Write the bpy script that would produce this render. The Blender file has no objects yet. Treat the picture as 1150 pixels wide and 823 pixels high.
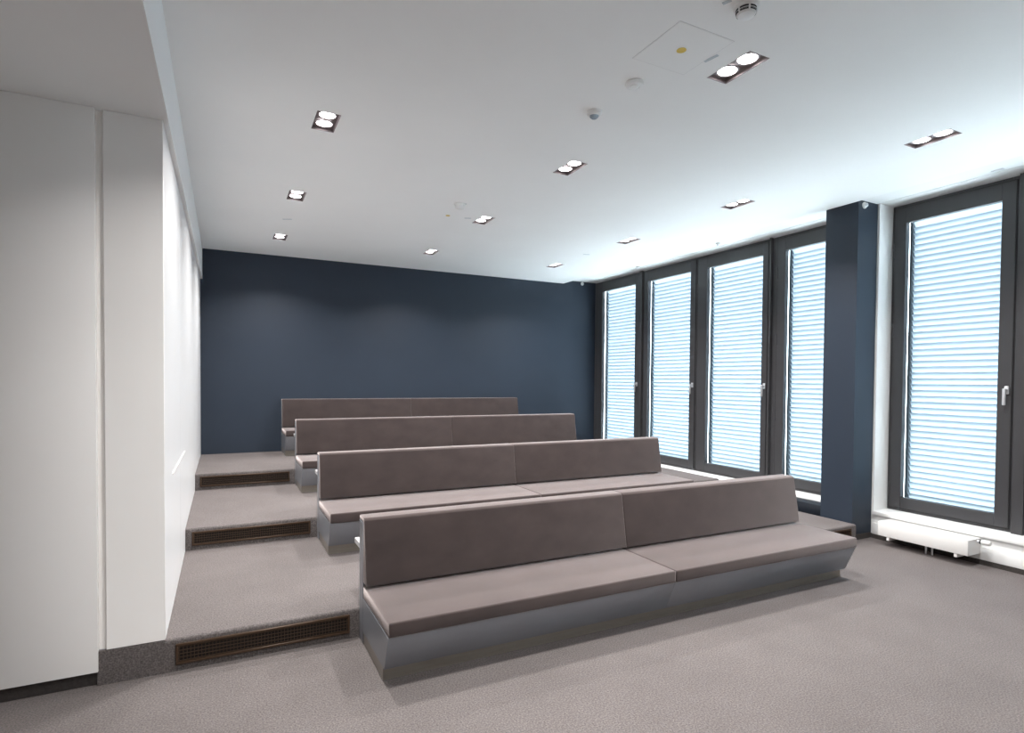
import bpy, bmesh, math, random
from mathutils import Matrix, Vector

random.seed(7)
SC = bpy.context.scene
COL = SC.collection

# ---------------------------------------------------------------- camera
FOC, YAW, PITCH, ROLL, CX, CY, CAMZ = 645.1885, .4651, -.0216, .0084, 575.0, 441.3456, 1.5
cam_d = bpy.data.cameras.new('camera')
cam = bpy.data.objects.new('camera', cam_d)
COL.objects.link(cam)
cam_d.sensor_fit = 'HORIZONTAL'
cam_d.sensor_width = 36.0
cam_d.lens = FOC / 1150 * 36.0
cam_d.shift_x = (575.0 - CX) / 1150
cam_d.shift_y = (CY - 411.5) / 1150
cam_d.clip_start = .05
_c, _s = math.cos(YAW), math.sin(YAW)
_cp, _sp = math.cos(PITCH), math.sin(PITCH)
_cr, _sr = math.cos(ROLL), math.sin(ROLL)
def _w(r, d, z):
    return Vector((r * _c + d * _s, -r * _s + d * _c, z))
right = _w(_cr, -_sr * _sp, _sr * _cp)
up = _w(-_sr, -_cr * _sp, _cr * _cp)
fwd = _w(0, _cp, _sp)
cam.matrix_world = Matrix(((right.x, up.x, -fwd.x, 0), (right.y, up.y, -fwd.y, 0), (right.z, up.z, -fwd.z, CAMZ), (0, 0, 0, 1)))
SC.camera = cam

# ---------------------------------------------------------------- daylight, lamps, exposure
SKY_COLOR, SKY_STRENGTH = (.79, .92, 1.0), 8.6
LAMP_WATTS = 11.8
LAMP_COLOR = (1.0, .972, .952)
LAMP_SPREAD = math.radians(132)
SC.view_settings.view_transform = 'Standard'
SC.view_settings.look = 'None'
SC.view_settings.gamma = 1.0
SC.view_settings.use_curve_mapping = False
SC.view_settings.exposure = 0.80
world = bpy.data.worlds.new('overcast_sky')
SC.world = world
world.use_nodes = True
bg = world.node_tree.nodes['Background']
bg.inputs[0].default_value = (*SKY_COLOR, 1)
bg.inputs[1].default_value = SKY_STRENGTH
try:
    SC.cycles.max_bounces = 12
    SC.cycles.diffuse_bounces = 7
    SC.cycles.transparent_max_bounces = 16
    SC.cycles.sample_clamp_indirect = 6
except Exception:
    pass

# ---------------------------------------------------------------- room measures (metres; x along the back wall, y into the room)
ZC = 3.174                       # suspended ceiling
ZS = 3.235                       # higher slot ceiling over the windows
XL = -.268                       # left cabinet wall
XF = -.243                       # bulkhead face
XE = 5.215                       # end of the suspended ceiling
XI = 5.66                        # inner face of the window wall
XW = 5.867                       # window frames
YB = 8.46                        # back wall
YN = -3.2                        # wall behind the viewpoint
R1, R2, R3 = 3.363, 5.05, 6.75   # risers
H = .1686                        # riser height
XT = 5.335                       # right end of the tiers

# ---------------------------------------------------------------- materials
MATS = {}
def mat(name, color, rough=.6, metal=0.0, var=0.0, scale=20.0, bump=0.0, bscale=None, spec=.5, sheen=0.0, stretch=None, coat=0.0, detail=4.0):
    m = bpy.data.materials.new(name)
    m.use_nodes = True
    nt = m.node_tree
    b = nt.nodes['Principled BSDF']
    b.inputs['Base Color'].default_value = (*color, 1)
    b.inputs['Roughness'].default_value = rough
    b.inputs['Metallic'].default_value = metal
    b.inputs['Specular IOR Level'].default_value = spec
    if sheen:
        b.inputs['Sheen Weight'].default_value = sheen
        b.inputs['Sheen Roughness'].default_value = .45
        b.inputs['Sheen Tint'].default_value = (.95, .83, .80, 1)
    if coat:
        b.inputs['Coat Weight'].default_value = coat
    tc = nt.nodes.new('ShaderNodeTexCoord')
    src = tc.outputs['Object']
    if stretch:
        mp = nt.nodes.new('ShaderNodeMapping')
        mp.inputs['Scale'].default_value = stretch
        nt.links.new(src, mp.inputs['Vector'])
        src = mp.outputs['Vector']
    if var:
        n = nt.nodes.new('ShaderNodeTexNoise')
        n.inputs['Scale'].default_value = scale
        n.inputs['Detail'].default_value = detail
        nt.links.new(src, n.inputs['Vector'])
        r = nt.nodes.new('ShaderNodeMapRange')
        r.inputs['From Min'].default_value = .3
        r.inputs['From Max'].default_value = .7
        r.inputs['To Min'].default_value = 1 - var
        r.inputs['To Max'].default_value = 1 + var
        nt.links.new(n.outputs['Fac'], r.inputs['Value'])
        mx = nt.nodes.new('ShaderNodeVectorMath')
        mx.operation = 'SCALE'
        mx.inputs[0].default_value = color
        nt.links.new(r.outputs['Result'], mx.inputs['Scale'])
        nt.links.new(mx.outputs['Vector'], b.inputs['Base Color'])
    if bump:
        n2 = nt.nodes.new('ShaderNodeTexNoise')
        n2.inputs['Scale'].default_value = bscale or scale
        n2.inputs['Detail'].default_value = 3
        nt.links.new(src, n2.inputs['Vector'])
        bp = nt.nodes.new('ShaderNodeBump')
        bp.inputs['Strength'].default_value = bump
        bp.inputs['Distance'].default_value = .004
        nt.links.new(n2.outputs['Fac'], bp.inputs['Height'])
        nt.links.new(bp.outputs['Normal'], b.inputs['Normal'])
    MATS[name] = m
    return m

def carpet_mat(name, color):
    m = mat(name, color, rough=.95, spec=.1, sheen=.25)
    nt = m.node_tree
    b = nt.nodes['Principled BSDF']
    tc = nt.nodes.new('ShaderNodeTexCoord')
    fine = nt.nodes.new('ShaderNodeTexNoise'); fine.inputs['Scale'].default_value = 130; fine.inputs['Detail'].default_value = 3
    big = nt.nodes.new('ShaderNodeTexNoise'); big.inputs['Scale'].default_value = 2.2; big.inputs['Detail'].default_value = 5; big.inputs['Roughness'].default_value = .65
    for n in (fine, big):
        nt.links.new(tc.outputs['Object'], n.inputs['Vector'])
    a = nt.nodes.new('ShaderNodeMapRange'); a.inputs['From Min'].default_value = .3; a.inputs['From Max'].default_value = .7; a.inputs['To Min'].default_value = .55; a.inputs['To Max'].default_value = 1.45
    c = nt.nodes.new('ShaderNodeMapRange'); c.inputs['From Min'].default_value = .3; c.inputs['From Max'].default_value = .7; c.inputs['To Min'].default_value = .9; c.inputs['To Max'].default_value = 1.1
    nt.links.new(fine.outputs['Fac'], a.inputs['Value']); nt.links.new(big.outputs['Fac'], c.inputs['Value'])
    k = nt.nodes.new('ShaderNodeMath'); k.operation = 'MULTIPLY'
    nt.links.new(a.outputs['Result'], k.inputs[0]); nt.links.new(c.outputs['Result'], k.inputs[1])
    v = nt.nodes.new('ShaderNodeVectorMath'); v.operation = 'SCALE'; v.inputs[0].default_value = color
    nt.links.new(k.outputs[0], v.inputs['Scale']); nt.links.new(v.outputs['Vector'], b.inputs['Base Color'])
    bp = nt.nodes.new('ShaderNodeBump'); bp.inputs['Strength'].default_value = .3; bp.inputs['Distance'].default_value = .004
    nt.links.new(fine.outputs['Fac'], bp.inputs['Height']); nt.links.new(bp.outputs['Normal'], b.inputs['Normal'])
    return m

def emit_mat(name, color, strength):
    m = bpy.data.materials.new(name)
    m.use_nodes = True
    nt = m.node_tree
    nt.nodes.clear()
    e = nt.nodes.new('ShaderNodeEmission')
    e.inputs[0].default_value = (*color, 1)
    e.inputs[1].default_value = strength
    o = nt.nodes.new('ShaderNodeOutputMaterial')
    nt.links.new(e.outputs[0], o.inputs[0])
    MATS[name] = m
    return m

def glass_mat():
    m = bpy.data.materials.new('window_glass')
    m.use_nodes = True
    nt = m.node_tree
    nt.nodes.clear()
    t = nt.nodes.new('ShaderNodeBsdfTransparent'); t.inputs[0].default_value = (.97, .985, .985, 1)
    g = nt.nodes.new('ShaderNodeBsdfGlossy'); g.inputs['Roughness'].default_value = .02
    lw = nt.nodes.new('ShaderNodeLayerWeight'); lw.inputs[0].default_value = .5
    f = nt.nodes.new('ShaderNodeMath'); f.operation = 'POWER'; f.inputs[1].default_value = 4.0
    nt.links.new(lw.outputs['Facing'], f.inputs[0])
    x = nt.nodes.new('ShaderNodeMixShader')
    o = nt.nodes.new('ShaderNodeOutputMaterial')
    nt.links.new(f.outputs[0], x.inputs[0]); nt.links.new(t.outputs[0], x.inputs[1]); nt.links.new(g.outputs[0], x.inputs[2])
    nt.links.new(x.outputs[0], o.inputs[0])
    return m

def slat_mat():
    m = bpy.data.materials.new('blind_slat_paint')
    m.use_nodes = True
    nt = m.node_tree
    nt.nodes.clear()
    d = nt.nodes.new('ShaderNodeBsdfDiffuse'); d.inputs[0].default_value = (.50, .58, .66, 1)
    t = nt.nodes.new('ShaderNodeBsdfTranslucent'); t.inputs[0].default_value = (.175, .20, .22, 1)
    x = nt.nodes.new('ShaderNodeMixShader'); x.inputs[0].default_value = .5
    o = nt.nodes.new('ShaderNodeOutputMaterial')
    nt.links.new(d.outputs[0], x.inputs[1]); nt.links.new(t.outputs[0], x.inputs[2]); nt.links.new(x.outputs[0], o.inputs[0])
    return m

M_CARPET = carpet_mat('mauve_grey_carpet', (.108, .0955, .0925))
M_CEIL = mat('ceiling_paint', (.90, .90, .885), rough=.9, spec=.2, var=.012, scale=1.5)
M_BLUE = mat('slate_blue_wall_paint', (.024, .034, .051), rough=.5, spec=.35, var=.03, scale=3, bump=.05, bscale=220)
M_WHITE = mat('white_wall_paint', (.85, .85, .84), rough=.8, spec=.3, var=.012, scale=2)
M_PANEL = mat('white_lacquered_panel', (.885, .865, .84), rough=.38, spec=.35, var=.01, scale=2)
M_LACQ_DIM = mat('cool_white_lacquer_toned_down', (.75, .75, .75), rough=.34, spec=.4, var=.01, scale=2)  # cool white lacquer, colour darkened to offset strong lamp light on the left wall
M_FRAME = mat('anthracite_window_metal', (.050, .049, .052), rough=.42, spec=.5, var=.04, scale=8)
M_SEAM = mat('black_seal', (.012, .012, .014), rough=.7)
M_CHROME = mat('satin_chrome', (.80, .80, .82), rough=.35, metal=.8, var=.03, scale=30)
M_VELVET = mat('taupe_velvet', (.042, .031, .0295), rough=.85, spec=.15, var=.18, scale=5, sheen=.85, bump=.12, bscale=260, stretch=(1, 1.6, 1.6), detail=6)
M_SEATBASE = mat('slate_grey_bench_laminate', (.240, .248, .268), rough=.30, spec=.45, var=.025, scale=4, stretch=(1, 6, 6))
M_PLINTH = mat('brushed_bronze_plinth_metal', (.36, .335, .29), rough=.34, metal=.75, var=.05, scale=6, stretch=(1, 12, 12))
M_LEDGE = mat('pale_grey_ledge_laminate', (.55, .54, .54), rough=.35, spec=.5, var=.02, scale=6)
M_GRILLE = mat('brown_vent_grille_metal', (.060, .034, .019), rough=.42, metal=.3, var=.06, scale=40)
M_DARK = mat('dark_duct_interior', (.010, .008, .007), rough=.9)
M_RAD = mat('white_radiator_enamel', (.80, .785, .765), rough=.4, spec=.5, var=.01, scale=5)
M_RADDARK = mat('dark_blue_radiator_enamel', (.013, .017, .024), rough=.35, spec=.5, var=.04, scale=5)
M_BASEB = mat('dark_carpet_skirting', (.050, .043, .040), rough=.9, var=.2, scale=90)
M_HOUSING = mat('dark_bronze_lamp_housing', (.17, .142, .142), rough=.45, metal=.25, var=.04, scale=30)
M_GIMBAL = mat('grey_lamp_ring', (.30, .26, .26), rough=.4, metal=.5, var=.03, scale=30)
M_BULB = emit_mat('lit_lamp_face', (1.0, .95, .97), 9.0)
M_PLASTIC = mat('white_plastic', (.82, .82, .80), rough=.45, var=.01, scale=20)
M_LENS = mat('grey_blue_sensor_lens', (.36, .44, .50), rough=.25, var=.05, scale=60)
M_YELLOW = mat('yellow_sticker', (.72, .52, .09), rough=.6, var=.03, scale=40)
M_STRIP = mat('pale_grey_sticker', (.50, .55, .58), rough=.6, var=.03, scale=40)
M_GAP = mat('pale_grey_joint', (.60, .60, .60), rough=.8)
M_RAIL = mat('grey_blind_rail', (.035, .045, .055), rough=.5, var=.04, scale=20)
M_GLASS = glass_mat()
M_SLAT = slat_mat()

# ---------------------------------------------------------------- mesh helpers
class MB:
    def __init__(self):
        self.bm = bmesh.new()
    def box(self, x0, x1, y0, y1, z0, z1, bevel=0.0, seg=2):
        r = bmesh.ops.create_cube(self.bm, size=1.0, matrix=Matrix.Translation(((x0 + x1) / 2, (y0 + y1) / 2, (z0 + z1) / 2)) @ Matrix.Diagonal((x1 - x0, y1 - y0, z1 - z0, 1)))
        if bevel:
            es = list({e for v in r['verts'] for e in v.link_edges})
            bmesh.ops.bevel(self.bm, geom=es, offset=bevel, segments=seg, profile=.5, affect='EDGES')
        return self
    def prism_x(self, prof, x0, x1, bevel=0.0, seg=3, radii=None):
        """profile of (y, z) extruded along x"""
        a = [self.bm.verts.new((x0, y, z)) for y, z in prof]
        b = [self.bm.verts.new((x1, y, z)) for y, z in prof]
        n = len(prof)
        fs = [self.bm.faces.new(a), self.bm.faces.new(b[::-1])]
        for i in range(n):
            fs.append(self.bm.faces.new((a[i], b[i], b[(i + 1) % n], a[(i + 1) % n])))
        bmesh.ops.recalc_face_normals(self.bm, faces=fs)
        if bevel:
            es = list({e for f in fs for e in f.edges})
            bmesh.ops.bevel(self.bm, geom=es, offset=bevel, segments=seg, profile=.5, affect='EDGES')
        return self
    def cyl(self, p, r, h, axis='Z', seg=32, r2=None):
        rot = {'Z': Matrix.Identity(4), 'X': Matrix.Rotation(math.pi / 2, 4, 'Y'), 'Y': Matrix.Rotation(-math.pi / 2, 4, 'X')}[axis]
        bmesh.ops.create_cone(self.bm, cap_ends=True, segments=seg, radius1=r, radius2=r if r2 is None else r2, depth=h, matrix=Matrix.Translation(p) @ rot)
        return self
    def lathe(self, p, prof, axis='Z', seg=40):
        """profile of (radius, height) turned round the axis through p"""
        rot = {'Z': Matrix.Identity(4), 'X': Matrix.Rotation(math.pi / 2, 4, 'Y'), 'Y': Matrix.Rotation(-math.pi / 2, 4, 'X')}[axis]
        T = Matrix.Translation(p) @ rot
        rings = []
        for r, z in prof:
            if r < 1e-6:
                rings.append([self.bm.verts.new(T @ Vector((0, 0, z)))])
            else:
                rings.append([self.bm.verts.new(T @ Vector((r * math.cos(2 * math.pi * i / seg), r * math.sin(2 * math.pi * i / seg), z))) for i in range(seg)])
        fs = []
        for a, b in zip(rings, rings[1:]):
            for i in range(seg):
                j = (i + 1) % seg
                q = [a[i % len(a)], a[j % len(a)], b[j % len(b)], b[i % len(b)]]
                q = list(dict.fromkeys(q))
                if len(q) > 2:
                    fs.append(self.bm.faces.new(q))
        bmesh.ops.recalc_face_normals(self.bm, faces=fs)
        return self
    def build(self, name, m, parent=None, origin=(0, 0, 0), smooth=True):
        bmesh.ops.translate(self.bm, verts=self.bm.verts, vec=-Vector(origin))
        me = bpy.data.meshes.new(name)
        self.bm.to_mesh(me)
        self.bm.free()
        me.materials.append(m)
        if smooth:
            for p in me.polygons:
                p.use_smooth = True
            me.set_sharp_from_angle(angle=math.radians(38))
        o = bpy.data.objects.new(name, me)
        COL.objects.link(o)
        o.location = origin
        if parent is not None:
            o.parent = parent
        return o

def thing(name, label, cat, loc=(0, 0, 0), group=None, kind=None):
    o = bpy.data.objects.new(name, None)
    o.empty_display_size = .1
    COL.objects.link(o)
    o.location = loc
    return tag(o, label, cat, group, kind)

def tag(o, label, cat, group=None, kind=None):
    if label: o['label'] = label
    if cat: o['category'] = cat
    if group: o['group'] = group
    if kind: o['kind'] = kind
    return o

def structure(o, label, cat):
    return tag(o, label, cat, None, 'structure')

def copy_tree(o, parent=None):
    c = o.copy()
    COL.objects.link(c)
    if parent is not None:
        c.parent = parent
    for ch in list(o.children):
        copy_tree(ch, c)
    return c

# ---------------------------------------------------------------- room shell
structure(MB().box(-4.0, 6.0, YN - .2, YB + .2, -.12, 0).build('floor', M_CARPET), 'mauve grey carpet floor in front of the benches', 'floor')

LAMPS = [(.598, 3.93), (.598, 5.63), (.600, 7.353), (2.45, 2.238), (2.438, 3.877), (2.436, 5.554), (2.438, 7.255),
         (4.331, 2.261), (4.32, 3.916), (4.31, 5.534), (4.305, 7.211)]
UNSEEN_LAMPS = [(.598, 2.23), (.598, .55), (.598, -1.15), (2.44, -1.15)]  # first completes the left row; the rest are unseen, added to brighten the panels
LW, LL = .145, .292
def ceiling():
    mb = MB()
    bm = mb.bm
    cols = {}
    for x, y in LAMPS + UNSEEN_LAMPS:
        k = min((c for c in cols if abs(c - x) < .3), default=None)
        if k is None:
            k = x; cols[k] = []
        cols[k].append((x, y))
    def slab(x0, x1, y0, y1):
        mb.box(x0, x1, y0, y1, ZC, ZC + .02)
    xs = sorted(cols)
    prev = XF
    for i, k in enumerate(xs):
        xa, xb = k - .3, k + .3
        slab(prev, xa, YN, YB)
        prev = xb
        y = YN
        for (lx, ly) in sorted(cols[k], key=lambda q: q[1]):
            slab(xa, xb, y, ly - LL / 2)
            slab(xa, lx - LW / 2, ly - LL / 2, ly + LL / 2)
            slab(lx + LW / 2, xb, ly - LL / 2, ly + LL / 2)
            y = ly + LL / 2
        slab(xa, xb, y, YB)
    slab(prev, XE - .02, YN, YB)
    mb.box(XE - .02, XE, YN, YB, ZC, ZS)          # edge profile up to the slot
    o = mb.build('ceiling', M_CEIL, smooth=False)
    return structure(o, 'white suspended ceiling with twin downlights', 'ceiling')
ceiling()
structure(MB().box(-4.0, XE - .02, YN, YB, ZC + .14, ZC + .3).build('trim_1', M_CEIL), 'white slab above the suspended ceiling', 'ceiling')
m = MB()
m.box(XE - .02, XI - .012, YN, YB, ZS, ZS + .24)
m.box(XI - .012, XI, YN, YB, ZS + .02, ZS + .24)
m.box(XI, 6.0, YN, YB, ZS, ZS + .24)
t2 = structure(m.build('trim_2', M_WHITE), 'white raised ceiling strip above the windows with a joint line', 'ceiling')
MB().box(XI - .0115, XI - .0005, YN, YB, ZS + .003, ZS + .006).build('joint_strip', M_STRIP, t2)
structure(MB().box(-4.0, XF, YN, 3.45, 2.78, ZC + .14).box(XL - .1, XF, 3.45, YB, 2.78, ZC + .14).build('trim_3', M_CEIL), 'lowered white bulkhead at the upper left', 'ceiling')
structure(MB().box(-.5, 6.0, YB, YB + .15, 0, 3.47).build('wall_back', M_BLUE), 'dark slate blue back wall', 'wall')
structure(MB().box(-4.0, 6.0, YN - .15, YN, 0, 3.47).build('wall_front', M_WHITE), 'white wall behind the viewpoint', 'wall')

# left cabinet wall with joints, running up the tiers
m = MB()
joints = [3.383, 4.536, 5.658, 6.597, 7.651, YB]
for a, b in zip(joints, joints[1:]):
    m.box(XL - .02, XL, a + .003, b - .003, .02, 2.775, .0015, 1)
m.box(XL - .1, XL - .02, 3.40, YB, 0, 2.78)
structure(m.build('wall_left', M_LACQ_DIM), 'glossy white panelled left wall beside the steps', 'wall')
m = MB()
m.box(-.515, XL, R1, R1 + .02, .1705, 2.779, .0015, 1)
m.box(-.547, -.513, R1 + .02, R1 + .03, .1705, 2.779)
structure(m.build('trim_4', M_PANEL), 'narrow white panel at the corner of the left wall', 'wall')
m = MB()
m.box(-.925, -.547, R1 - .012, R1 + .02, .072, 2.779, .002, 2)
structure(m.build('trim_5', M_PANEL), 'tall white panel at the left edge of the photo', 'wall')
structure(MB().box(-2.2, -.93, R1 - .012, R1 + .02, .072, 2.779, .002, 2).box(-4.0, -2.204, R1 - .012, R1 + .02, .072, 2.779).build('trim_6', M_PANEL), 'white panels beyond the left edge of the photo', 'wall')
structure(MB().box(-4.0, -.552, R1 + .02, R1 + .06, 0, 2.779).build('baseboard_left', M_BASEB), 'dark plinth under the tall white panel', 'baseboard')
structure(MB().box(-4.15, -4.0, YN, 3.45, 0, 3.47).build('wall_far_left', M_WHITE), 'white wall of the entrance area', 'wall')

# window wall
m = MB()
m.box(XI, 6.0, YN, -1.25, 0, ZS)
m.box(XI, 6.0, 3.40, 3.60, 0, ZS)
m.box(XI, 6.0, -1.25, 3.40, 0, .226)
m.box(XI, 6.0, 3.60, YB, 0, .226)
structure(m.build('wall_right', M_WHITE), 'white window wall with reveals', 'wall')
m = MB()
m.box(XI - .022, 5.90, -1.25, 3.40, .228, .266, .004, 2)
m.box(XI - .022, 5.90, 3.60, YB, .228, .266, .004, 2)
structure(m.build('trim_7', M_WHITE), 'white window sill board', 'sill')
structure(MB().box(XI - .02, XI, YN, 3.40, .042, .150, .003, 2).build('trim_8', M_WHITE), 'white skirting duct under the right window', 'trim')
structure(MB().box(XI - .018, XI, YN, 3.42, 0, .042).build('baseboard_right', M_BASEB), 'dark skirting under the right window', 'baseboard')
pil = structure(MB().box(5.36, XI, 3.42, 3.745, 0, ZS).build('pillar', M_BLUE), 'dark blue square pillar between the window groups', 'pillar')
structure(MB().box(5.352, XI - .018, 3.412, 3.42, 0, .05).box(5.352, 5.36, 3.42, 3.745, 0, .05).build('baseboard_pillar', M_BASEB), 'brown skirting around the foot of the blue pillar', 'baseboard')

# ---------------------------------------------------------------- windows
GZ0, GZ1 = .402, 3.05
def ring(mb, x0, x1, oy0, oy1, oz0, oz1, iy0, iy1, iz0, iz1, bev=.003):
    mb.box(x0, x1, oy0, iy0, oz0, oz1, bev, 1)
    mb.box(x0, x1, iy1, oy1, oz0, oz1, bev, 1)
    mb.box(x0, x1, iy0 - .001, iy1 + .001, oz0, iz0, bev, 1)
    mb.box(x0, x1, iy0 - .001, iy1 + .001, iz1, oz1, bev, 1)
WINDOWS = [  # frame y, sash y, glass y, handle?
    (7.205, 8.458, 7.235, 8.385, 7.33, 8.22, 7.262),
    (6.003, 7.135, 6.022, 7.105, 6.12, 7.02, 6.052),
    (4.80, 5.997, 4.832, 5.978, 4.91, 5.81, 4.856),
    (3.602, 4.77, 3.62, 4.70, 3.70, 4.595, None),
    (2.385, 3.398, 2.41, 3.372, 2.51, 3.27, 2.440),
    (1.152, 2.30, 1.18, 2.27, 1.27, 2.18, None),
    (-.045, 1.147, -.015, 1.117, .075, 1.027, None),  # this window and the next are unseen, added for more daylight
    (-1.245, -.05, -1.215, -.08, -1.125, -.17, None)]
WLAB = ['first tall window from the back wall, with dark frame and closed blind', 'second tall dark framed window from the back wall',
        'third tall dark framed window from the back wall', 'fourth tall window, partly hidden by the blue pillar',
        'tall dark framed window right of the blue pillar, above the white radiator', 'window cut off at the right edge of the photo', 'unseen window added for daylight, beyond the right edge', 'unseen window added for daylight, behind the viewpoint']
for i, (f0, f1, s0, s1, g0, g1, hy) in enumerate(WINDOWS):
    w = thing('window_%d' % (i + 1), WLAB[i], 'window', (XW, (f0 + f1) / 2, .267), kind='structure')
    def P(mb, name, m, parent=w, smooth=True):
        o = mb.build(name, m, None, (XW, (f0 + f1) / 2, .267), smooth)
        if parent is w:
            o.location = (0, 0, 0)
        o.parent = parent
        return o
    mb = MB(); ring(mb, 5.874, 5.95, f0, f1, .267, ZS - .008, s0 + .03, s1 - .004, .33, 3.16)
    P(mb, 'window_frame', M_FRAME)
    mb = MB(); ring(mb, 5.862, 5.925, s0, s1, .298, 3.195, g0, g1, GZ0, GZ1)
    P(mb, 'window_sash', M_FRAME)
    mb = MB(); ring(mb, 5.866, 5.90, s0 - .006, s1 + .006, .292, 3.201, s0 + .01, s1 - .01, .31, 3.18, 0)
    P(mb, 'seal', M_SEAM)
    P(MB().box(5.895, 5.899, g0 - .01, g1 + .01, GZ0 - .01, GZ1 + .01), 'glass_pane', M_GLASS, smooth=False)
    if i < 5:
        for z in (2.80, 2.02, 1.12, .47):
            P(MB().cyl((5.862, s1 + .002, z), .008, .13, seg=12), 'hinge', M_FRAME)
    if hy:
        hz = 1.46 if i < 4 else 1.455
        hd = MB().box(5.846, 5.862, hy - .016, hy + .016, hz - .034, hz + .034, .006, 3)
        hd.cyl((5.832, hy, hz), .011, .05, 'X', 20)
        h = P(hd, 'window_handle', M_CHROME)
        lv = MB().box(5.803, 5.822, hy - .012, hy + .012, hz - .125, hz + .014, .006, 3)
        o = lv.build('handle_lever', M_CHROME, h, (XW, (f0 + f1) / 2, .267))
        o.location = (0, 0, 0)
for k, (a, b, t, lab) in enumerate([(7.138, 7.202, 5.835, 'dark mullion post between the first and second windows'), (4.772, 4.797, 5.835, 'dark mullion post between the third and fourth windows'), (2.303, 2.382, 5.838, 'dark mullion post at the right edge of the photo')]):
    structure(MB().box(t, 5.95, a, b, .255, ZS - .004, .003, 1).build('trim_%d' % (9 + k), M_FRAME), lab, 'mullion')

# external blinds: curved slats between two guide rails
BL = ['closed white external blind behind the first window from the back wall', 'closed white external blind behind the second window from the back wall',
      'closed white external blind behind the third window from the back wall', 'closed white external blind behind the window beside the blue pillar on its left',
      'closed white external blind behind the large window right of the blue pillar', 'closed blind behind the window cut off at the right edge', 'closed blind of the added window beyond the right edge', 'closed blind of the added window behind the viewpoint']
SLAT_PITCH, SLAT_W, SLAT_TILT = .0562, .082, math.radians(58)
for i, (f0, f1, s0, s1, g0, g1, hy) in enumerate(WINDOWS):
    b = thing('external_blind', BL[i], 'blind', (6.02, (g0 + g1) / 2, .33), 'closed blinds outside the windows')
    org = (6.02, (g0 + g1) / 2, .33)
    mb = MB()
    n = int((3.12 - .37) / SLAT_PITCH)
    y0, y1 = g0 - .03, g1 + (.046, .045, .030, .019, .007, .007, .007, .007)[i]
    for k in range(n):
        z = .37 + (k + .5) * SLAT_PITCH
        pts = []
        for j in range(7):
            t = j / 6 - .5
            u = t * SLAT_W
            cv = .006 * (1 - (2 * t) ** 2)           # crown of the slat
            dx, dz = math.cos(SLAT_TILT), math.sin(SLAT_TILT)
            pts.append((6.02 - u * dx + cv * dz, z + u * dz + cv * dx))
        a = [mb.bm.verts.new((x, y0, zz)) for x, zz in pts]
        c = [mb.bm.verts.new((x, y1, zz)) for x, zz in pts]
        for j in range(6):
            mb.bm.faces.new((a[j], c[j], c[j + 1], a[j + 1]))
    o = mb.build('slats', M_SLAT, b, org); o.location = (0, 0, 0)
    for ry in (y0 - .022, y1 + .001):
        o = MB().box(5.985, 6.05, ry, ry + .022, .30, 3.2).build('guide_rail', M_RAIL, b, org); o.location = (0, 0, 0)
    o = MB().box(5.99, 6.05, y0, y1, .335, .362, .004, 2).build('bottom_rail', M_RAIL, b, org); o.location = (0, 0, 0)

# ---------------------------------------------------------------- carpeted tiers with vent grilles
TLAB = ['lowest and nearest carpeted tier, with the large brown vent grille', 'middle carpeted tier, one step above the nearest', 'top carpeted tier running to the blue back wall']
def grille(x0, x1, z0, z1, y, parent):
    g = MB()
    ring_x = .013
    g.box(x0, x1, y - .012, y, z0, z0 + ring_x, .002, 1)
    g.box(x0, x1, y - .012, y, z1 - ring_x, z1, .002, 1)
    g.box(x0, x0 + ring_x, y - .012, y, z0 + ring_x, z1 - ring_x, .002, 1)
    g.box(x1 - ring_x, x1, y - .012, y, z0 + ring_x, z1 - ring_x, .002, 1)
    fr = g.build('vent_grille', M_GRILLE, parent)
    mb = MB()
    nx = int((x1 - x0) / .0165)
    for k in range(1, nx):
        x = x0 + (x1 - x0) * k / nx
        mb.box(x - .0012, x + .0012, y - .008, y - .004, z0 + .014, z1 - .014)
    for k in range(1, 6):
        z = z0 + (z1 - z0) * k / 6
        mb.box(x0 + .014, x1 - .014, y - .0075, y - .0045, z - .0012, z + .0012)
    mb.build('grille_bars', M_GRILLE, fr, smooth=False)
    MB().box(x0 + .01, x1 - .01, y - .003, y - .0006, z0 + .01, z1 - .01).build('duct_opening', M_DARK, fr, smooth=False)
    return fr
for k, y in enumerate((R1, R2, R3)):
    t = thing('carpeted_tier', TLAB[k], 'platform', (0, 0, 0))
    z0, z1 = k * H, (k + 1) * H
    mb = MB()
    y1 = YB
    prof = [(y, z0 + .0005), (y, z1 - .018), (y + .0015, z1 - .0105), (y + .0055, z1 - .0045), (y + .011, z1 - .001), (y + .018, z1), (y1, z1), (y1, z0 + .0005)]
    mb.prism_x(prof, XL + .001, XT)
    if k == 0:
        mb.prism_x([(y, 0.0005), (y, z1 - .004), (y + .004, z1), (y + .02, z1), (y + .02, .0005)], -.552, XL + .001)
    mb.build('tier_carpet', M_CARPET, t)
    grille(-.222, .648, z0 + .036, z0 + .142, y, t)
    if k == 0:
        grille(4.385, 5.255, z0 + .036, z0 + .142, y, t)

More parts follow.
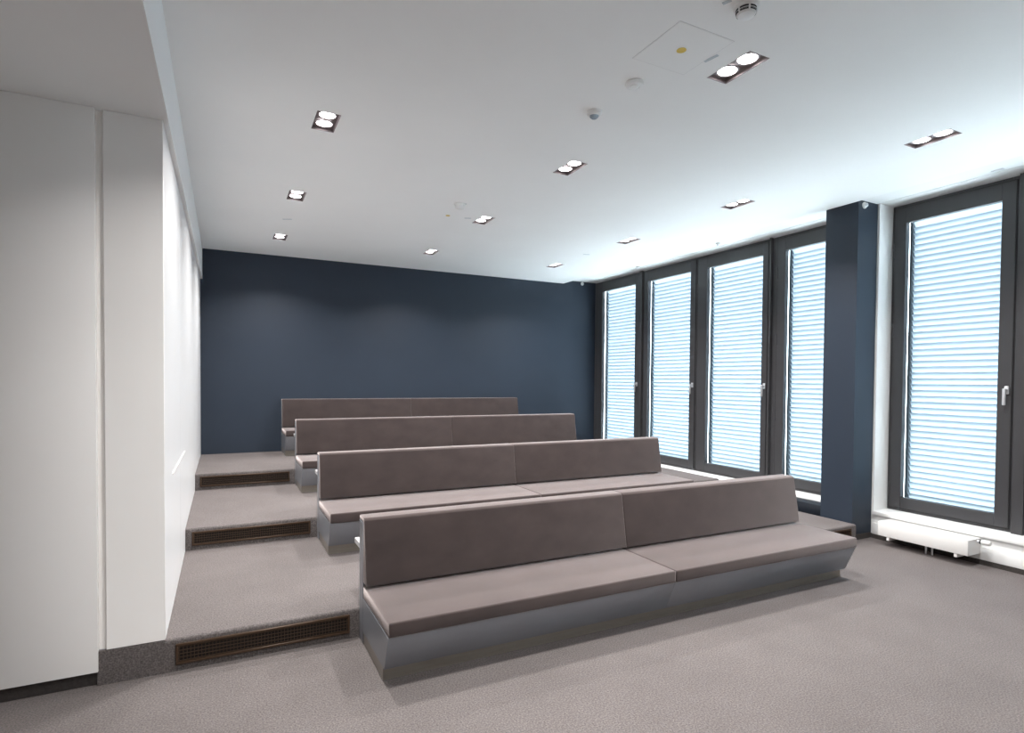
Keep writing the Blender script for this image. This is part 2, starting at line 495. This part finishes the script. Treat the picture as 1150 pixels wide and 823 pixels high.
# ---------------------------------------------------------------- benches
BX0, BX1, BSP = .7027, 4.2847, 2.4971
def bench(label, r, z, ledge, group):
    t = thing('bench', label, 'bench', (0, r, z), group)
    def P(mb, name, m):
        return mb.build(name, m, t)
    base = MB()
    fr = [(-.664, .2585), (-.584, .071), (-.10, .071), (-.10, .2585)]
    for a, b in ((BX0, BSP - .001), (BSP + .001, BX1)):
        base.prism_x(fr, a, b, .0015, 1)
    P(base, 'bench_base', M_SEATBASE)
    P(MB().box(BX0 + .004, BX1 - .004, -.547, -.10, 0.0005, .071), 'plinth', M_PLINTH)
    P(MB().box(BX0, BX1, -.098, -.003, 0.0005, .692, .002, 1), 'back_panel', M_SEATBASE)
    for a, b in ((BX0 + .001, BSP - .0012), (BSP + .0012, BX1)):
        s = MB().prism_x([(-.674, .2595), (-.674, .3336), (-.100, .3336), (-.100, .2595)], a, b, .011, 4)
        P(s, 'seat_cushion', M_VELVET)
        c = MB().prism_x([(-.186, .349), (-.1265, .706), (-.112, .7185), (-.010, .7185), (-.002, .711), (-.002, .694), (-.1, .694), (-.1, .349)], a, b, .006, 3)
        P(c, 'back_cushion', M_VELVET)
    if ledge:
        P(MB().box(BX0 + .001, BX1, -.003, .140, .517, .547, .002, 1), 'writing_ledge', M_LEDGE)
    return t
G = 'upholstered benches on the tiers'
bench('nearest and largest taupe velvet bench, standing on the main floor', R1, 0, True, G)
bench('second taupe velvet bench from the front, on the lowest carpeted tier', R2, H, True, G)
bench('third taupe velvet bench from the front, on the middle tier', R3, 2 * H, True, G)
bench('rearmost taupe velvet bench, against the dark blue wall', YB, 3 * H, False, G)

# ---------------------------------------------------------------- ceiling downlights
def downlight(x, y, label, group):
    t = thing('twin_downlight', label, 'ceiling light', (x, y, ZC), group)
    w, l, d, th = LW / 2, LL / 2, .028, .004
    hb = MB()
    hb.box(-w, w, -l, l, d - th, d)
    hb.box(-w, -w + th, -l, l, 0, d - th)
    hb.box(w - th, w, -l, l, 0, d - th)
    hb.box(-w + th, w - th, -l, -l + th, 0, d - th)
    hb.box(-w + th, w - th, l - th, l, 0, d - th)
    hb.build('housing', M_HOUSING, t, smooth=False)
    for s in (-1, 1):
        cy = s * .067
        g = MB().lathe((0, cy, .014), [(.050, .002), (.0535, 0), (.060, 0), (.060, .006), (.050, .006), (.050, .002)]).build('lamp_ring', M_GIMBAL, t)
        MB().lathe((0, cy, .014), [(0, .003), (.0495, .003), (.0495, .005)]).build('lamp_face', M_BULB, g)
        ld = bpy.data.lights.new('downlight_lamp', 'AREA')
        ld.shape = 'DISK'
        ld.size = .09
        ld.energy = LAMP_WATTS
        ld.color = LAMP_COLOR
        ld.spread = LAMP_SPREAD
        lo = bpy.data.objects.new('downlight_lamp', ld)
        COL.objects.link(lo)
        lo.parent = g
        lo.location = (0, cy, .001)
    return t
LLAB = ['nearest twin downlight of the ceiling row beside the left wall', 'middle twin downlight of the ceiling row beside the left wall', 'rearmost twin downlight of the ceiling row beside the left wall',
        'largest twin downlight, nearest in the middle row, beside the smoke detector', 'second twin downlight of the middle ceiling row', 'third twin downlight of the middle ceiling row', 'rearmost twin downlight of the middle ceiling row, near the blue wall',
        'nearest twin downlight of the row along the windows', 'second twin downlight of the row along the windows', 'third twin downlight of the row along the windows', 'rearmost twin downlight of the row along the windows']
for (x, y), lab in zip(LAMPS, LLAB):
    downlight(x, y, lab, 'twin downlights in the ceiling')
for x, y in UNSEEN_LAMPS:
    downlight(x, y, 'unseen twin downlight continuing the ceiling rows, added for its light', 'unseen twin downlights added for their light')

# ---------------------------------------------------------------- radiators
def radiator(name, label, x0, x1, y0, y1, z0, z1, m, valve, nfeet):
    t = thing(name, label, 'radiator', (x0, (y0 + y1) / 2, 0))
    org = (x0, (y0 + y1) / 2, 0)
    def P(mb, nm, mm, par=t):
        o = mb.build(nm, mm, par, org); o.location = (0, 0, 0); return o
    c = MB()
    c.box(x0, x0 + .012, y0, y1, z0, z1, .003, 2)
    c.box(x1 - .012, x1, y0, y1, z0, z1, .003, 2)
    c.box(x0 + .012, x1 - .012, y0, y0 + .012, z0, z1, .002, 1)
    c.box(x0 + .012, x1 - .012, y1 - .012, y1, z0, z1, .002, 1)
    c.box(x0 + .012, x1 - .012, y0 + .012, y1 - .012, z0, z0 + .02)
    P(c, 'casing', m)
    g = MB()
    n = int((y1 - y0 - .024) / .016)
    for k in range(n):
        y = y0 + .012 + (k + .5) * (y1 - y0 - .024) / n
        g.box(x0 + .012, x1 - .012, y - .0045, y + .0045, z1 - .010, z1 - .001)
    P(g, 'top_grille', m)
    P(MB().box(x0 + .012, x1 - .012, y0 + .012, y1 - .012, z0 + .02, z1 - .04), 'heating_core', M_DARK if m is M_RADDARK else M_RAD)
    for k in range(nfeet):
        y = y0 + .09 + (y1 - y0 - .18) * k / (nfeet - 1)
        P(MB().box(x0 + .004, x1 - .02, y - .012, y + .012, .0005 if not valve else z0 - .032, z0 + .004, .002, 1), 'foot', m)
    if valve:
        ym = (y0 + y1) / 2 - .05
        for dy in (0, .05):
            P(MB().cyl((x0 + .10, ym + dy, z0 / 2 + .004), .008, z0, seg=16), 'pipe', M_CHROME)
        v = MB().lathe((x1 - .055, y0, z1 - .02), [(0, 0), (.012, 0), (.012, -.02), (0, -.02)], 'Y')
        vv = P(v, 'valve', M_CHROME)
        P(MB().lathe((x1 - .055, y0, z1 - .02), [(0, -.02), (.019, -.02), (.019, -.03), (0, -.03)], 'Y'), 'valve_ring', M_SEAM, vv)
        P(MB().lathe((x1 - .055, y0, z1 - .02), [(0, -.03), (.017, -.03), (.020, -.037), (.020, -.085), (.016, -.092), (0, -.092)], 'Y'), 'thermostat_head', M_PLASTIC, vv)
    return t
radiator('radiator', 'low white radiator on feet under the right window', 5.44, 5.639, 2.50, 3.225, .093, .222, M_RAD, True, 2)
radiator('radiator', 'low dark blue radiator behind the right end of the nearest bench', 5.46, 5.625, 3.785, 5.40, .10, .248, M_RADDARK, False, 2)

# ---------------------------------------------------------------- small ceiling fittings
d = thing('smoke_detector', 'white smoke detector with dark slots, beside the largest downlight', 'smoke detector', (2.078, 1.853, ZC))
MB().lathe((0, 0, 0), [(0, 0), (.055, 0), (.055, -.010), (.050, -.013), (.044, -.013), (.044, -.034), (.036, -.046), (.018, -.050), (0, -.050)]).build('body', M_PLASTIC, d)
sl = MB()
for z in (-.020, -.031):
    for a0 in range(6):
        for s in range(6):
            a, b = math.radians(a0 * 60 + 5 + s * 8.3), math.radians(a0 * 60 + 5 + (s + 1) * 8.3)
            q = [(.0447, a, z), (.0447, b, z), (.0447, b, z - .008), (.0447, a, z - .008)]
            q = [((.0447 if zz > -.036 else .0425) * math.cos(aa), (.0447 if zz > -.036 else .0425) * math.sin(aa), zz) for r, aa, zz in q]
            sl.bm.faces.new([sl.bm.verts.new(p) for p in q])
sl.build('slots', M_SEAM, d)
d = thing('motion_sensor', 'small white motion sensor with a grey blue lens, in front of the second middle downlight', 'motion sensor', (2.06, 3.0, ZC))
MB().lathe((0, 0, 0), [(0, 0), (.048, 0), (.048, -.012), (.042, -.022), (.030, -.028), (.028, -.024), (0, -.024)]).build('body', M_PLASTIC, d)
MB().lathe((0, 0, 0), [(.028, -.022), (.026, -.034), (.017, -.042), (0, -.045)]).build('lens', M_LENS, d)
d = thing('ceiling_detector', 'plain white dome detector between the motion sensor and the hatch', 'detector', (2.062, 2.61, ZC))
MB().lathe((0, 0, 0), [(0, 0), (.050, 0), (.052, -.006), (.046, -.018), (.030, -.022), (.028, -.018), (.024, -.024), (.010, -.028), (0, -.028)]).build('body', M_PLASTIC, d)
d = thing('smoke_detector', 'small white smoke detector far back near the third middle downlight', 'smoke detector', (2.01, 5.145, ZC))
MB().lathe((0, 0, 0), [(0, 0), (.055, 0), (.055, -.010), (.046, -.013), (.044, -.034), (.036, -.046), (0, -.050)]).build('body', M_PLASTIC, d)

hx0, hx1, hy0, hy1 = 1.893, 2.243, 2.068, 2.418
hp = thing('access_hatch', 'flush square white ceiling hatch beside the largest downlight', 'hatch', (2.068, 2.243, ZC))
MB().box(hx0 + .003, hx1 - .003, hy0 + .003, hy1 - .003, ZC - .0018, ZC - .0002).build('hatch_panel', M_CEIL, hp, (2.068, 2.243, ZC)).location = (0, 0, 0)
g = MB(); ring_b = .0014
for a in ((hx0, hx1, hy0, hy0 + ring_b), (hx0, hx1, hy1 - ring_b, hy1), (hx0, hx0 + ring_b, hy0, hy1), (hx1 - ring_b, hx1, hy0, hy1)):
    g.box(*a, ZC - .0006, ZC - .0001)
g.build('hatch_gap', M_GAP, hp, (2.068, 2.243, ZC)).location = (0, 0, 0)
MB().lathe((2.066, 2.245, ZC - .0018), [(0, 0), (.024, 0), (.024, -.0015), (0, -.0015)]).build('yellow_sticker', M_YELLOW, hp, (2.068, 2.243, ZC)).location = (0, 0, 0)
tag(MB().lathe((0, 0, 0), [(0, -.0002), (.022, -.0002), (.022, -.002), (0, -.002)]).build('yellow_sticker', M_YELLOW), 'small round yellow sticker on the far ceiling near the third middle downlight', 'sticker').location = (2.042, 5.558, ZC)
STR = [(2.247, 2.269, 2.263, 2.193, 'grey label strip on the ceiling beside the largest downlight'), (1.974, 1.891, 1.989, 1.857, 'grey label strip above the near smoke detector at the top edge'),
       (1.995, 5.117, 2.065, 5.111, 'grey label strip beside the far smoke detector'), (2.225, 5.561, 2.287, 5.535, 'grey label strip left of the third middle downlight'),
       (.556, 6.506, .641, 6.461, 'grey strip between the middle and rearmost downlights of the left row'), (4.241, 6.392, 4.322, 6.365, 'grey strip between the rearmost downlights of the window row')]
for x0, y0, x1, y1, lab in STR:
    L = math.hypot(x1 - x0, y1 - y0)
    o = MB().box(-L / 2, L / 2, -.009, .009, -.0025, -.0002).build('label_strip', M_STRIP)
    o.location = ((x0 + x1) / 2, (y0 + y1) / 2, ZC)
    o.rotation_euler = (0, 0, math.atan2(y1 - y0, x1 - x0))
    tag(o, lab, 'label', 'grey label strips on the ceiling')

# small round fittings above the windows
def fitting(loc, axis, label):
    t = thing('wire_fitting', label, 'fitting', loc, 'round chrome fittings above the windows')
    sgn = -1
    MB().lathe((0, 0, 0), [(0, 0), (.030, 0), (.030, -.008), (.024, -.016), (0, -.016)], axis).build('rosette', M_PLASTIC, t)
    MB().lathe((0, 0, 0), [(.010, -.016), (.017, -.018), (.017, -.03), (.012, -.034), (.010, -.03), (.010, -.016)], axis).build('chrome_ring', M_CHROME, t)
    return t
fitting((5.445, 3.42, 3.192), 'Y', 'round chrome fitting at the top of the blue pillar')
fitting((5.60, YB, 3.20), 'Y', 'round fitting at the top right of the blue back wall')
fitting((5.585, 6.93, ZS), 'Z', 'round chrome fitting above the post between the first and second windows')
fitting((5.50, 5.28, ZS), 'Z', 'round chrome fitting above the third window')
tag(MB().box(5.58, 5.612, 2.39, 2.47, ZS - .006, ZS - .0002, .001, 1).build('metal_plate', M_CHROME), 'small grey plate on the ceiling strip above the right window', 'plate')
o = MB().box(XL + .0004, XL + .006, 3.86, 4.98, .937, .949, .001, 1).build('handle_strip', M_PANEL)
tag(o, 'slim white horizontal handle strip on the left wall panels', 'handle')
